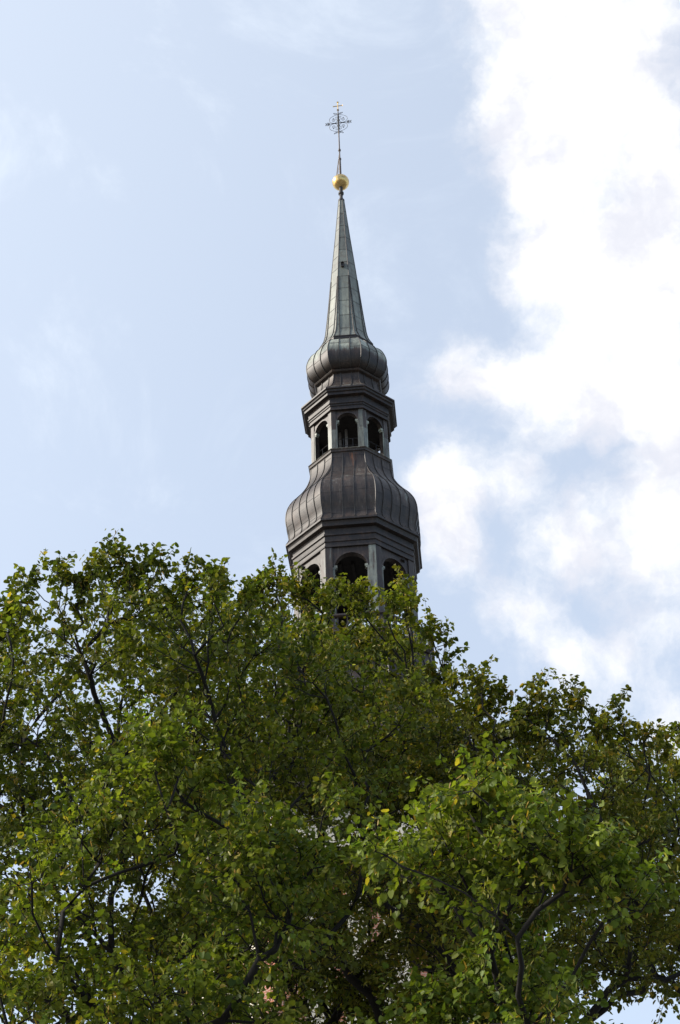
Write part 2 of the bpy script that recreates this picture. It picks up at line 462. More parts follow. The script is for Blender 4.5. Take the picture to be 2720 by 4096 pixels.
def arcade(mb, R, z0, z1, half_w, spring, thick=0.28, pil=0.24, pil_out=0.06, pat=0.25, pat_r=0.6):
    """eight wall sides with an arched opening each, corner pilasters and imposts"""
    ap = R * C8; hs = R * S8; ns = 14
    for k in range(8):
        n, tt = face_frame(k); up = np.array([0, 0, 1.0])
        Pf = lambda x, z, d=0.0: n * (ap - d) + tt * x + up * z
        mb.cur_pat = pat; mb.cur_pan = rnd.random()
        arc = [(half_w * math.cos(math.pi * (1 - i / ns)), spring + half_w * math.sin(math.pi * (1 - i / ns))) for i in range(ns + 1)]
        for d, flip in ((0.0, False), (thick, True)):
            hh = hs - d * math.tan(math.pi / 8)
            mm = 0 if d == 0 else 1
            qs = [((-hh, z0), (-half_w, z0), (-half_w, spring), (-hh, spring)), ((half_w, z0), (hh, z0), (hh, spring), (half_w, spring)),
                  ((-hh, spring), (-half_w, spring), (-half_w, z1), (-hh, z1)), ((half_w, spring), (hh, spring), (hh, z1), (half_w, z1))]
            for a, b in zip(arc[:-1], arc[1:]): qs.append((a, b, (b[0], z1), (a[0], z1)))
            for q in qs:
                p = [Pf(x, z, d) for x, z in q]
                if flip: p = p[::-1]
                mb.quad(*p, m=mm)
        outl = [(-half_w, z0)] + arc + [(half_w, z0)]
        for a, b in zip(outl[:-1], outl[1:]):
            mb.quad(Pf(*b, 0), Pf(*a, 0), Pf(*a, thick), Pf(*b, thick), m=0)
        # raised archivolt
        for a, b in zip(arc[:-1], arc[1:]):
            s = 1 + 0.09 / half_w
            A2 = (a[0] * s, spring + (a[1] - spring) * s); B2 = (b[0] * s, spring + (b[1] - spring) * s)
            e = -0.025
            mb.quad(Pf(*a, e), Pf(*b, e), Pf(*B2, e), Pf(*A2, e)); mb.quad(Pf(*A2, e), Pf(*B2, e), Pf(*B2, 0), Pf(*A2, 0)); mb.quad(Pf(*b, e), Pf(*a, e), Pf(*a, 0.05), Pf(*b, 0.05))
        # pilasters (half on each side of the corner)
        for sx in (-1, 1):
            x0 = sx * (hs - pil); hx = hs + pil_out * math.tan(math.pi / 8)
            mb.cur_pat = pat + (pat_r - pat) * (0.25 + 0.75 * rnd.random()) * (0.5 if sx < 0 else 1.0); mb.cur_pan = rnd.random()
            x1 = sx * hx
            lo, hi = min(x0, x1), max(x0, x1)
            pp = mb.cur_pat; zs = z0 + (z1 - z0) * rnd.uniform(0.35, 0.7)
            for za, zb, q in ((z0, zs, pp + 0.12), (zs, z1, pp - 0.12)):
                mb.cur_pat = q
                mb.quad(Pf(lo, za, -pil_out), Pf(hi, za, -pil_out), Pf(hi, zb, -pil_out), Pf(lo, zb, -pil_out))
                mb.quad(*([Pf(x0, za, -pil_out), Pf(x0, zb, -pil_out), Pf(x0, zb, 0), Pf(x0, za, 0)]))
            # jamb board and impost
            mb.cur_pat = pat_r
            jw = 0.05
            mb.box(Pf(sx * (half_w + jw + 0.012), (z0 + spring) / 2, -0.012), tt * jw, n * 0.014, up * ((spring - z0) / 2 - 0.05))
            mb.cur_pat = pat_r + 0.1
            mb.box(Pf(sx * (half_w - 0.03), spring - 0.02, thick * 0.32), tt * 0.08, n * (thick * 0.42), up * 0.07)
            mb.box(Pf(sx * (half_w - 0.012), spring - 0.13, thick * 0.32), tt * 0.05, n * (thick * 0.36), up * 0.04)


def railing(name, R, z, parent, h=1.0):
    b = MB()
    for k in range(8):
        n, tt = face_frame(k); ap = R * C8; hs = R * S8; up = np.array([0, 0, 1.0])
        for zz in (z + 0.5 * h, z + h):
            b.tube([n * ap - tt * hs + up * zz, n * ap + tt * hs + up * zz], 0.018, 5)
        for x in np.linspace(-hs, hs, 4)[:-1]:
            b.tube([n * ap + tt * x + up * z, n * ap + tt * x + up * (z + h)], 0.015, 5)
    return b.build(name, M_IRON, parent)


# -- spire
b = MB()
sp = [(0.19, 79.42, .74), (0.49, 75.95, .62), (0.77, 73.0, .70), (0.905, 71.45, .76), (1.04, 70.0, .80), (1.165, 68.7, .82), (1.25, 67.9, .80)]
sp2 = smooth_prof([(1.25, 67.9, .80), (1.31, 67.35, .74), (1.42, 66.85, .72), (1.66, 66.38, .74)], 3)
clad(b, sp + sp2[1:], seams=(-0.305, 0.305), joints=1.22, ridge=0.03, step=0.3, vary=0.35)
b.cur_pat = 0.15
octa(b, [(1.66, 66.38, .5), (1.71, 66.36, .3), (1.71, 66.32, .1), (1.69, 66.30, .0), (1.69, 66.12, .0), (1.45, 66.10, .0), (1.40, 66.0, .0)], 0.1)
spire = b.build('spire', [M_SHEET_SPIRE, M_SEAM], tower)
# the small round vent hatch on the spire's front
b = MB(); n0, t0 = face_frame(0); ap = 0.80 * C8; zc = 72.95
b.cur_pat = 0.3
ring = []
for dpt, s in ((0.0, 1.0), (0.14, 1.0), (0.14, 0.8), (0.05, 0.75)):
    rr_ = []
    for j in range(20):
        a = 2 * math.pi * j / 20
        x = 0.105 * s * math.cos(a); z = 0.105 * s * math.sin(a) + (0.12 if math.sin(a) > 0 else -0.12)
        q = n0 * (ap + dpt - 0.02 - 0.10 * (z)) + t0 * (x - 0.02); rr_.append(b.vert((q[0], q[1], zc + z)))
    ring.append(rr_)
for a_, c_ in zip(ring[:-1], ring[1:]):
    for j in range(20): b.face((a_[j], a_[(j + 1) % 20], c_[(j + 1) % 20], c_[j]))
b.face(ring[-1], 0)
b.build('vent_hatch', [M_SEAM], spire)

# -- pole, ball, cross
b = MB()
b.lathe([(0.20, 79.36), (0.205, 79.5), (0.17, 79.56), (0.12, 79.62), (0.105, 79.75), (0.105, 80.02), (0.17, 80.08), (0.175, 80.2), (0.12, 80.27), (0.12, 80.62), (0.15, 80.72)], 20)
pole = b.build('finial_post', M_SEAM, tower, smooth=False)
b = MB()
RB = 0.535; zc = 81.2
lat = [(-90 + 180 * i / 36) for i in range(37)]
rings = []
NS = 48
for la in lat:
    ra = RB * math.cos(rad(la)); zz = zc + RB * math.sin(rad(la))
    row = []
    for j in range(NS):
        gad = 1 + (0.016 * abs(math.sin(math.pi * j / NS * 16)) if la < 8 else 0.0)      # gadrooned lower half
        if 14 < la < 19 or 27 < la < 30: gad = 1.012
        if 20 <= la <= 26: gad = 1.0 + (0.014 if j % 2 else -0.012)
        a = 2 * math.pi * j / NS; row.append(b.vert((ra * gad * math.cos(a), ra * gad * math.sin(a), zz)))
    rings.append(row)
for i in range(36):
    for j in range(NS):
        dark = 19.5 <= lat[i] <= 24 and j % 2 == 0
        b.face((rings[i][j], rings[i][(j + 1) % NS], rings[i + 1][(j + 1) % NS], rings[i + 1][j]), 1 if dark else 0, 0.35 + 0.5 * rnd.random() if lat[i] < 8 else 0.5)
ball = b.build('gilded_ball', [M_GOLD, M_SEAM], tower, smooth=True)
b = MB()
b.lathe([(0.10, 81.7), (0.085, 81.8), (0.075, 82.2), (0.070, 83.35), (0.10, 83.40), (0.10, 83.48), (0.06, 83.54), (0.045, 83.6), (0.042, 84.2), (0.085, 84.24), (0.095, 84.3), (0.085, 84.37), (0.045, 84.42), (0.04, 85.9), (0.06, 86.0), (0.055, 86.1), (0.05, 87.95), (0.035, 88.1), (0.03, 88.4)], 12)
b.build('cross_pole', M_POLE, tower)
b = MB()   # brace between ball and pole
b.tube([(-0.29, 0.0, 81.55), (-0.03, 0, 83.95)], 0.016, 5); b.tube([(-0.20, 0.0, 81.6), (-0.03, 0, 83.0)], 0.016, 5)
b.box((-0.155, 0, 82.6), (0.115, 0, 1.05), (0, 0.008, 0), (0.028, 0, 0.0))
b.build('brace', M_BRACE, tower)
th = rad(-3.0); ct, st = math.cos(th), math.sin(th)
X3 = lambda x, z: (x * ct, x * st, z)
b = MB()   # small gilt cross
zc = 88.77
b.tube([X3(0, 88.35), X3(0, 89.12)], 0.034, 6); b.tube([X3(-0.31, zc), X3(0.31, zc)], 0.03, 6)
for sx in (-1, 1): b.tube([X3(sx * 0.29, zc), X3(sx * 0.325, zc)], [0.032, 0.075], 6)
b.tube([X3(0, 89.08), X3(0, 89.14)], [0.034, 0.085], 6); b.tube([X3(0, 88.35), X3(0, 88.41)], [0.085, 0.034], 6)
b.build('gilt_cross', M_GOLD, tower)
b = MB()   # scrollwork
zc = 87.03; rw = 0.016


def spiral(cx, cz, r0, r1, a0, turns, nn=22):
    return [X3(cx + (r0 + (r1 - r0) * i / nn) * math.cos(a0 + turns * 2 * math.pi * i / nn), cz + (r0 + (r1 - r0) * i / nn) * math.sin(a0 + turns * 2 * math.pi * i / nn)) for i in range(nn + 1)]


def bez(p0, p1, p2, p3, nn=14):
    out = []
    for i in range(nn + 1):
        u = i / nn; w = ((1 - u) ** 3, 3 * u * (1 - u) ** 2, 3 * u * u * (1 - u), u ** 3)
        out.append(X3(sum(w[k] * (p0, p1, p2, p3)[k][0] for k in range(4)), sum(w[k] * (p0, p1, p2, p3)[k][1] for k in range(4))))
    return out


for sx in (-1, 1):
    b.tube([X3(0, zc), X3(sx * 0.62, zc)], 0.022, 5)
    b.tube([X3(sx * 0.10, zc), X3(sx * 0.38, zc)], 0.032, 5)
    for sz in (-1, 1):
        q = lambda x, z: (sx * x, zc + sz * z)
        b.tube(bez(q(0.03, 0.86), q(0.30, 0.78), q(0.62, 0.66), q(0.60, 0.34)), rw, 4)          # outer bow
        b.tube(bez(q(0.60, 0.34), q(0.57, 0.12), q(0.40, 0.03), q(0.20, 0.02)), rw, 4)
        b.tube(bez(q(0.26, 0.02), q(0.02, 0.12), q(0.02, 0.42), q(0.26, 0.44)), rw, 4)
        c = q(0.30, 0.31)
        b.tube(spiral(c[0], c[1], 0.135, 0.03, math.pi / 2 if sz > 0 else -math.pi / 2, -sx * sz * 1.25), rw, 4)
        c = q(0.13, 0.60); b.tube(spiral(c[0], c[1], 0.09, 0.03, 0.3, sx * 1.1), rw * .8, 4)
        c = q(0.19, 0.98 if sz > 0 else 0.94)
        b.tube(spiral(c[0], c[1], 0.085, 0.03, math.pi, -sx * 1.1), rw, 4)
        b.tube(bez(q(0.03, 0.84), q(0.08, 0.98), q(0.10, 0.90), q(0.15, 0.93)), rw, 4)
        for (x, z) in ((0.33, 0.50), (0.28, 1.03), (0.12, 0.95)):
            p = np.array(X3(*q(x, z))); b.tube([p - (0.045, 0, 0.02), p, p + (0.045, 0, 0.02)], [0.008, 0.032, 0.008], 5)
    for (dx, dz) in ((0.80, 0.0), (0.70, 0.13), (0.70, -0.13), (0.84, 0.09), (0.84, -0.09), (0.62, 0.1), (0.62, -0.1)):   # leaf finials
        b.tube([X3(sx * 0.60, zc), X3(sx * (0.6 + dx) / 2, zc + dz * 0.7), X3(sx * dx, zc + dz)], [0.018, 0.014, 0.012], 4)
        p = np.array(X3(sx * dx, zc + dz)); b.tube([p - (0.03, 0, 0.03), p, p + (0.03, 0, 0.03)], [0.008, 0.036, 0.008], 5)
b.tube([X3(0, 86.05), X3(0, 86.5), X3(0, 87.5), X3(0, 87.98)], [0.05, 0.07, 0.07, 0.05], 6)
b.build('scrollwork', M_IRON, tower)

# -- onion dome
b = MB()
on = smooth_prof([(1.40, 66.08, .85), (1.66, 66.06, .9), (1.93, 65.90, .9), (2.22, 65.56, .88), (2.39, 65.12, .92), (2.475, 64.80, .85), (2.495, 64.52, .38), (2.47, 64.18, .05), (2.34, 63.82, .08), (2.12, 63.60, .10), (1.85, 63.5, .10)], 2)
clad(b, on, seams=(-0.305, 0.305), joints=1.4, ridge=0.03)
b.build('onion_dome', [M_SHEET, M_SEAM], tower)
b = MB()
octa(b, [(1.86, 63.56, .15), (2.02, 63.50, .15), (2.05, 63.43, .2), (2.0, 63.36, .15), (1.85, 63.30, .15)], 0.4)
nk = smooth_prof([(1.84, 63.32, .25), (1.85, 62.95, .25), (1.96, 62.5, .3), (2.2, 62.1, .5), (2.72, 61.62, .6)], 2)
clad(b, nk, seams=(-0.305, 0.305), joints=5, ridge=0.028)
b.build('neck', [M_SHEET, M_SEAM], tower)

# -- upper lantern
b = MB()
octa(b, [(2.66, 61.64, .4), (2.85, 61.53, .35), (2.85, 61.43, .08), (2.77, 61.40, .02), (2.74, 61.30, .02), (2.66, 61.26, .08), (2.66, 61.09, .08), (2.44, 61.05, .0), (2.41, 60.70, .02), (2.47, 60.68, .08), (2.47, 60.61, .08), (2.41, 60.57, .08), (2.40, 60.49, .08), (2.35, 60.46, .08), (2.35, 60.29, .08), (2.40, 60.27, .25), (2.40, 60.20, .08), (2.2, 60.17, .0)], 0.4, True)
b.build('cornice', [M_SHEET], tower)
b = MB()
arcade(b, 2.24, 57.40, 60.19, 0.55, 59.46, 0.26, 0.23, 0.05, 0.24, 0.80)
up_l = b.build('lantern_arcade', [M_SHEET, M_DARK], tower)
b = MB()
octa(b, [(2.15, 60.155, 0), (2.15, 60.10, 0)], 0.2, True, True); b.build('lantern_ceiling', [M_DARK], up_l)
b = MB()
octa(b, [(2.15, 57.40, 0), (2.15, 57.35, 0)], 0.2, True, True); b.build('lantern_floor', [M_DARK], up_l)
railing('railing', 1.98, 57.42, up_l, 0.95)
b = MB()
for (x, y) in ((-0.55, -0.3), (-0.18, -0.55)): b.box((x, y, 58.75), (0.07, 0, 0), (0, 0.07, 0), (0, 0, 1.34))
for (x, y) in ((0.5, 0.5), (-0.6, 0.7)): b.box((x, y, 58.75), (0.09, 0, 0), (0, 0.09, 0), (0, 0, 1.34))
b.build('inner_posts', M_STEEL, up_l)
b = MB()
octa(b, [(2.2, 57.46, .4), (2.44, 57.43, .55), (2.49, 57.37, .5), (2.44, 57.30, .3), (2.42, 57.20, .25), (2.36, 57.17, .2), (2.34, 57.10, .2)], 0.5)
b.build('lantern_sill', [M_SHEET], tower)

# -- lower bulb roof
b = MB()
bl = smooth_prof([(2.34, 57.12, .22), (2.35, 56.75, .24), (2.43, 56.25, .26), (2.66, 55.72, .30), (3.0, 55.20, .34), (3.42, 54.72, .30), (3.70, 54.15, .24), (3.80, 53.50, .2), (3.74, 52.95, .2), (3.60, 52.45, .22), (3.60, 52.10, .25), (3.76, 51.82, .3)], 2)
clad(b, bl, joints=1.25, ridge=0.032)
bulb = b.build('bulb_roof', [M_SHEET_RUST, M_SEAM], tower)
# -- lower cornice and belfry
b = MB()
octa(b, [(3.6, 51.95, .3), (3.80, 51.80, .3), (3.80, 51.69, .08), (3.70, 51.65, .02), (3.66, 51.55, .08), (3.64, 51.40, .08), (3.42, 51.34, .0), (3.39, 51.04, .02), (3.47, 51.01, .08), (3.47, 50.92, .08), (3.40, 50.88, .02), (3.38, 50.64, .02), (3.43, 50.62, .08), (3.42, 50.55, .02), (3.37, 50.52, .02), (3.37, 50.32, .08), (3.43, 50.29, .25), (3.42, 50.21, .08), (3.2, 50.17, .0)], 0.35, True)
b.build('cornice', [M_SHEET], tower)
b = MB()
arcade(b, 3.31, 44.8, 50.19, 0.81, 49.03, 0.32, 0.34, 0.06, 0.20, 0.70)
lo_l = b.build('belfry_arcade', [M_SHEET, M_DARK], tower)
b = MB(); octa(b, [(3.2, 50.155, 0), (3.2, 50.10, 0)], 0.2, True, True)
for x in np.arange(-2.6, 2.7, 0.65): b.box((x, 0, 50.02), (0.07, 0, 0), (0, 1.9, 0), (0, 0, 0.075))
b.build('belfry_ceiling', [M_DARK], lo_l)
b = MB(); octa(b, [(4.0, 44.80, 0), (4.0, 44.72, 0)], 0.2, True, True); b.build('belfry_floor', [M_DARK], lo_l)

# -- gallery round the belfry
b = MB()
octa(b, [(4.06, 45.70, .3), (4.16, 45.66, .35), (4.16, 45.56, .25), (4.08, 45.50, .2), (3.96, 45.48, .15), (3.96, 45.70, .15), (4.06, 45.70, .3)], 0.4)
for k in range(8):
    n, tt = face_frame(k); R = 4.02; up = np.array([0, 0, 1.0])
    for x in (-1.54, -0.95, 0.95, 1.54) if k % 2 == 0 else (-1.54, -0.9, 0.9, 1.54):
        b.cur_pat = 0.2
        b.box(n * R * C8 + tt * (x * 0.955) + up * 45.15, tt * (0.10 if abs(x) > 1 else 0.07), n * 0.05, up * 0.37)
    for x in np.linspace(-0.7, 0.7, 4):
        b.box(n * R * C8 + tt * x + up * 45.15, tt * 0.03, n * 0.03, up * 0.37)
octa(b, [(3.9, 44.80, .3), (4.1, 44.78, .35), (4.14, 44.66, .3), (4.02, 44.58, .2), (3.96, 44.48, .15), (3.85, 44.44, .15)], 0.4)
b.build('gallery', [M_SHEET], tower)

# -- skirt roof below the gallery
b = MB()
sk_ = smooth_prof([(3.85, 44.46, .15), (3.95, 44.0, .18), (4.15, 43.6, .18), (4.18, 43.2, .2), (4.3, 42.9, .2)], 2)
clad(b, sk_, joints=1.2, ridge=0.05)
octa(b, [(4.3, 42.92, .3), (4.42, 42.86, .3), (4.42, 42.74, .2), (4.3, 42.68, .15)], 0.4)
sk2 = smooth_prof([(4.3, 42.7, .22), (4.5, 41.6, .25), (5.1, 39.9, .28), (6.3, 38.0, .3), (7.6, 36.7, .3), (8.72, 36.05, .3)], 2)
clad(b, sk2, seams=(-2.745, -2.135, -1.525, -0.915, -0.305, 0.305, 0.915, 1.525, 2.135, 2.745), joints=1.6, ridge=0.06, step=0.3)
octa(b, [(8.72, 36.05, .3), (8.76, 35.95, .3), (8.72, 35.8, .2), (8.55, 35.7, .2), (8.52, 33.7, .2), (8.66, 33.6, .25), (8.66, 33.4, .2), (8.4, 33.3, .15)], 0.4)
b.build('skirt_roof', [M_SHEET, M_SEAM], tower)

# -- brick walls with cream frieze and blind arches
R = 8.30; ap = R * C8; hs = R * S8
b = MB(); cr = MB(); uvs = []
for k in range(8):
    n, tt = face_frame(k); up = np.array([0, 0, 1.0])
    Pf = lambda x, z, d=0.0: n * (ap - d) + tt * x + up * z
    pl = hs - 0.55
    for q in (((-hs, 0), (hs, 0), (hs, 31.2), (-hs, 31.2)),):
        b.quad(*[Pf(x, z) for x, z in q])
        for x, z in q: uvs.append((x + k * 6.4, z))
    cr.box(Pf(0, 32.25, 0.0), tt * (hs - 0.003), n * 0.05, up * 1.05)
    for xc in (-1.55, 0.0, 1.55):                # tall blind arches
        w_ = 0.52; sprg = 29.0; zb = 21.0
        arc = [(xc + w_ * math.cos(math.pi * (1 - i / 12)), sprg + w_ * math.sin(math.pi * (1 - i / 12))) for i in range(13)]
        poly = [(xc - w_, zb)] + arc + [(xc + w_, zb)]
        ids = [cr.vert(Pf(x, z, -0.02)) for x, z in poly]; cr.face(ids[::-1])
        for A, B in zip(poly[:-1], poly[1:]): cr.quad(Pf(*A, -0.02), Pf(*B, -0.02), Pf(*B, 0.01), Pf(*A, 0.01))
wall = b.build('brick_wall', M_BRICK, tower)
ul = wall.data.uv_layers.new(name='wall')
ul.data.foreach_set('uv', np.array(uvs, np.float32).ravel())
cr.build('cream_panels', M_CREAM, wall)
b = MB()   # corner downpipe at the right
n1, t1 = face_frame(1)
q = n1 * 8.52 * C8 + t1 * (8.52 * S8 + 0.02)
b.tube([(q[0], q[1], 10.0), (q[0], q[1], 33.4)], 0.07, 8); b.build('downpipe', M_STEEL, wall)


# ------------------------------------------------------------------ trees
def mat_leaf(name, spec=0.18):
    mt, t, b = new_mat(name)
    at_ = attr(t, 'leaf_colour')
    geo_ = N(t, 'ShaderNodeNewGeometry')
    under = mix_col(t, 0.35, at_.outputs['Color'], (0.12, 0.155, 0.045))       # leaf undersides are paler and duller
    col = mix_col(t, geo_.outputs['Backfacing'], at_.outputs['Color'], under)
    link(t, col, b.inputs['Base Color']); setin(b, Roughness=0.48); b.inputs['Specular IOR Level'].default_value = spec
    tr = N(t, 'ShaderNodeBsdfTranslucent')
    tcol = mix_col(t, 1.0, at_.outputs['Color'], (1.38, 1.5, 0.5, 1), 'MULTIPLY'); link(t, tcol, tr.inputs['Color'])
    mx = N(t, 'ShaderNodeMixShader'); mx.inputs[0].default_value = 0.36
    link(t, b.outputs[0], mx.inputs[1]); link(t, tr.outputs[0], mx.inputs[2])
    link(t, mx.outputs[0], t.nodes['Material Output'].inputs['Surface'])
    return mt


M_LEAF = mat_leaf('lime_leaf')
M_BARK = mat_plain('bark', (0.016, 0.013, 0.010), 0.95, 0.5, 8.0, col2=(0.008, 0.007, 0.006))

# skyline of the treetops: how high the crowns reach in each direction
BODY = [(-800, 2520), (-200, 2480), (0, 2470), (30, 2400), (60, 2360), (85, 2320), (160, 2330), (185, 2420), (212, 2420), (225, 2290), (310, 2310), (350, 2330), (378, 2250), (400, 2190), (490, 2200), (515, 2260), (560, 2240), (640, 2220), (655, 2290), (690, 2270), (710, 2210), (740, 2250), (790, 2320), (825, 2310), (840, 2260), (890, 2280), (930, 2310), (1000, 2330), (1045, 2340), (1070, 2270), (1130, 2260), (1170, 2285), (1230, 2300), (1270, 2340), (1320, 2350), (1350, 2390), (1400, 2370), (1440, 2400), (1490, 2390), (1510, 2420), (1560, 2370), (1600, 2350), (1640, 2420), (1690, 2450), (1700, 2530), (1715, 2650), (1760, 2690), (1800, 2700), (1840, 2730), (1850, 2690), (1905, 2690), (1925, 2790), (1945, 2800), (1965, 2760), (2020, 2760), (2050, 2780), (2090, 2750), (2125, 2760), (2140, 2720), (2190, 2740), (2210, 2810), (2240, 2770), (2300, 2790), (2330, 2840), (2360, 2880), (2450, 2850), (2500, 2860), (2520, 2930), (2550, 2910), (2580, 2960), (2620, 2920), (2720, 2900), (2900, 2890), (3400, 2900)]
OUT_X = [p[0] for p in BODY]; OUT_Y = [p[1] + (60 if 1050 < p[0] < 1700 else 30) for p in BODY]


def skyline(px): return float(np.interp(px, OUT_X, OUT_Y))


HALF = [(0.30, -0.07), (0.52, 0.30), (0.30, 0.78)]
LEAF_T = np.array([(0, 0.04, 0), (0, 0.48, 0), (0, 1.0, 0)] + [(x, y, 0) for x, y in HALF] + [(-x, y, 0) for x, y in HALF], float)
LEAF_F = [(0, 3, 4, 5, 2, 1), (0, 1, 2, 8, 7, 6)]
BRACT_T = np.array([(0, 0, 0), (0.10, 0.3, 0.02), (0.09, 0.8, 0.0), (0, 1.0, -0.05), (-0.09, 0.8, 0), (-0.10, 0.3, 0.02)], float)


def build_leaves(name, pos, dirs, nrm, size, colr, fold, curl, parent, mat, tmpl=LEAF_T, faces=LEAF_F):
    n = len(pos); k = len(tmpl)
    y = dirs / np.linalg.norm(dirs, axis=1, keepdims=True)
    z = nrm - (nrm * y).sum(1, keepdims=True) * y; z /= (np.linalg.norm(z, axis=1, keepdims=True) + 1e-9)
    x = np.cross(y, z)
    T = tmpl
    lx = T[None, :, 0] * np.cos(fold)[:, None]
    lz = T[None, :, 2] + np.abs(T[None, :, 0]) * np.sin(fold)[:, None] - curl[:, None] * T[None, :, 1] ** 2
    ly = np.broadcast_to(T[None, :, 1], lx.shape)
    V = pos[:, None, :] + size[:, None, None] * (lx[..., None] * x[:, None, :] + ly[..., None] * y[:, None, :] + lz[..., None] * z[:, None, :])
    V = V.reshape(-1, 3).astype(np.float32)
    nf = len(faces); lens = np.array([len(f) for f in faces])
    flat = np.concatenate([np.array(f) for f in faces])
    loops = (np.arange(n)[:, None] * k + flat[None, :]).ravel().astype(np.int32)
    tot = np.tile(lens, n).astype(np.int32); start = np.concatenate([[0], np.cumsum(tot)[:-1]]).astype(np.int32)
    me = bpy.data.meshes.new(name)
    me.vertices.add(n * k); me.vertices.foreach_set('co', V.ravel())
    me.loops.add(len(loops)); me.loops.foreach_set('vertex_index', loops)
    me.polygons.add(n * nf); me.polygons.foreach_set('loop_start', start); me.polygons.foreach_set('loop_total', tot)
    me.materials.append(mat)
    me.update(calc_edges=True); me.validate()
    a = me.attributes.new('leaf_colour', 'FLOAT_COLOR', 'POINT')
    C = np.ones((n, k, 4), np.float32); C[:, :, :3] = colr[:, None, :]
    a.data.foreach_set('color', C.ravel())
    o = bpy.data.objects.new(name, me); COL.objects.link(o); o.parent = parent
    return o


def unit(v): return v / (np.linalg.norm(v) + 1e-9)


def make_tree(label, base, fork, lobes, sprigs, seed, leaf=0.068, tone=(1, 1, 1), yellow=0.10, tip_r=0.0048, inner=0.55, nleaf=(17, 26), keep=None):
    """lobes: (centre, radius, shoots); base xy on the ground, fork = height where the limbs start"""
    rg = np.random.default_rng(seed)
    root = empty('lime_tree', (base[0], base[1], 0)); tag(root, label, 'tree', 'lime trees in front of the church')
    off = np.array([base[0], base[1], 0.0])
    CAP = 160000
    P = np.zeros((CAP, 3)); par = np.full(CAP, -1); n = 0
    top = max(c[2] for c, r, s in lobes)
    h = 0.0
    cen = np.mean([c for c, r, s in lobes], axis=0)
    axis_top = np.array([base[0] * .5 + cen[0] * .5, base[1] * .5 + cen[1] * .5, min(top - 1.5, fork + 3.5)])
    p0 = np.array([base[0], base[1], 0.0]); wob = rg.normal(0, 0.12, (2, 3))
    m_ = int(axis_top[2] / 0.35)
    for i in range(m_ + 1):
        u = i / m_
        p = p0 * (1 - u) + axis_top * u; p[:2] = p0[:2] + (axis_top - p0)[:2] * u ** 2
        p += wob[0] * math.sin(u * 7) * u + wob[1] * math.sin(u * 13 + 1) * u * .6
        P[n] = p; par[n] = n - 1; n += 1
    trunk_n = n

    def connect(q, sag=0.0, step=0.28, jit=0.04, min_z=0.0, near=None, rise=0.35, rk=1.1):
        nonlocal n
        if near is not None and len(near): cand = np.concatenate([near, np.arange(near_from, n)])
        else: cand = np.arange(n)
        PP = P[cand]
        d = q[None, :] - PP
        dist = np.linalg.norm(d, axis=1)
        pd = PP - P[par[cand]]; pd = pd / (np.linalg.norm(pd, axis=1, keepdims=True) + 1e-9)
        turn = 1 - (pd * d).sum(1) / (dist + 1e-9)
        cost = dist * (1 + 0.45 * turn) + rk * np.maximum(0, rise * dist - d[:, 2]) + 99 * (PP[:, 2] < min_z)
        j = int(np.argmin(cost)); L = dist[j]; j = int(cand[j])
        k = max(1, int(L / step)); a = P[j].copy()
        ctrl = a * 0.55 + q * 0.45 + pd[np.nonzero(cand == j)[0][0]] * 0.22 * L + np.array([0, 0, -0.5 * sag * L]) + rg.normal(0, 0.07 * L, 3)
        last = j
        for i in range(1, k + 1):
            u = i / k
            p = (1 - u) ** 2 * a + 2 * u * (1 - u) * ctrl + u * u * q
            if i < k: p = p + rg.normal(0, jit * min(1, L), 3)
            P[n] = p; par[n] = last; last = n; n += 1
        return last

    order = sorted(range(len(lobes)), key=lambda i: np.linalg.norm(lobes[i][0] - P[trunk_n - 1]))
    near_from = 0
    for i in order:
        c, r, s = lobes[i]
        connect(c - np.array([0, 0, 0.35 * r]), sag=0.0, step=0.3, min_z=fork, rise=0.6, rk=2.0)
    shoots = []
    for i in order:
        c, r, s = lobes[i]
        dirs = rg.normal(0, 1, (s, 3)); dirs /= np.linalg.norm(dirs, axis=1, keepdims=True)
        rr = r * (inner + (1.0 - inner) * rg.random(s) ** 0.6)
        pts = c + dirs * rr[:, None] * np.array([1, 1, 0.75])
        pts = pts[np.argsort(rr)]
        near = np.nonzero(np.linalg.norm(P[:n] - c, axis=1) < 1.5 * r + 0.5)[0]; near_from = n
        for q in pts:
            if keep is not None and not keep(q + np.array([0, 0, 0.36])): continue
            e = connect(q, sag=0.05, step=0.22, jit=0.03, min_z=fork, near=near)
            v = P[e] - P[par[e]]
            shoots.append((e, unit(unit(v) * 0.7 + unit(q - c) * 0.6 + np.array([0, 0, 0.45]) + rg.normal(0, 0.3, 3)), rg.uniform(0.30, 0.55), int(rg.integers(nleaf[0], nleaf[1])), 0))
    for tip, L in sprigs:
        d = unit(np.array([rg.normal(0, 0.15), rg.normal(0, 0.15), 1.0]))
        q = tip - d * L
        e = connect(q, sag=0.0, step=0.22, min_z=fork, rise=0.8, rk=2.5)
        shoots.append((e, d, L, int(L * 42), 1))
        for kk in range(12):
            dn = rg.uniform(0.02, 0.62) * L + 0.03
            q2 = tip - d * dn + rg.normal(0, 1, 3) * np.array([1, 1, 0.4]) * (0.03 + 0.10 * dn)
            e2 = connect(q2 - d * 0.12, sag=0.05, step=0.2, min_z=fork)
            shoots.append((e2, unit(d * 0.8 + unit(q2 - (tip - d * dn)) * 0.5 + rg.normal(0, 0.35, 3)), rg.uniform(0.16, 0.30), int(rg.integers(10, 16)), 2))
    # radii by the pipe model
    w = np.zeros(n); isTip = np.zeros(n, bool)
    for s in shoots: w[s[0]] += 1
    for i in range(n - 1, 0, -1): w[par[i]] += w[i]
    R = tip_r * np.maximum(w, 1) ** (1 / 2.5)
    R[:trunk_n] = np.maximum(R[:trunk_n], 0.0)
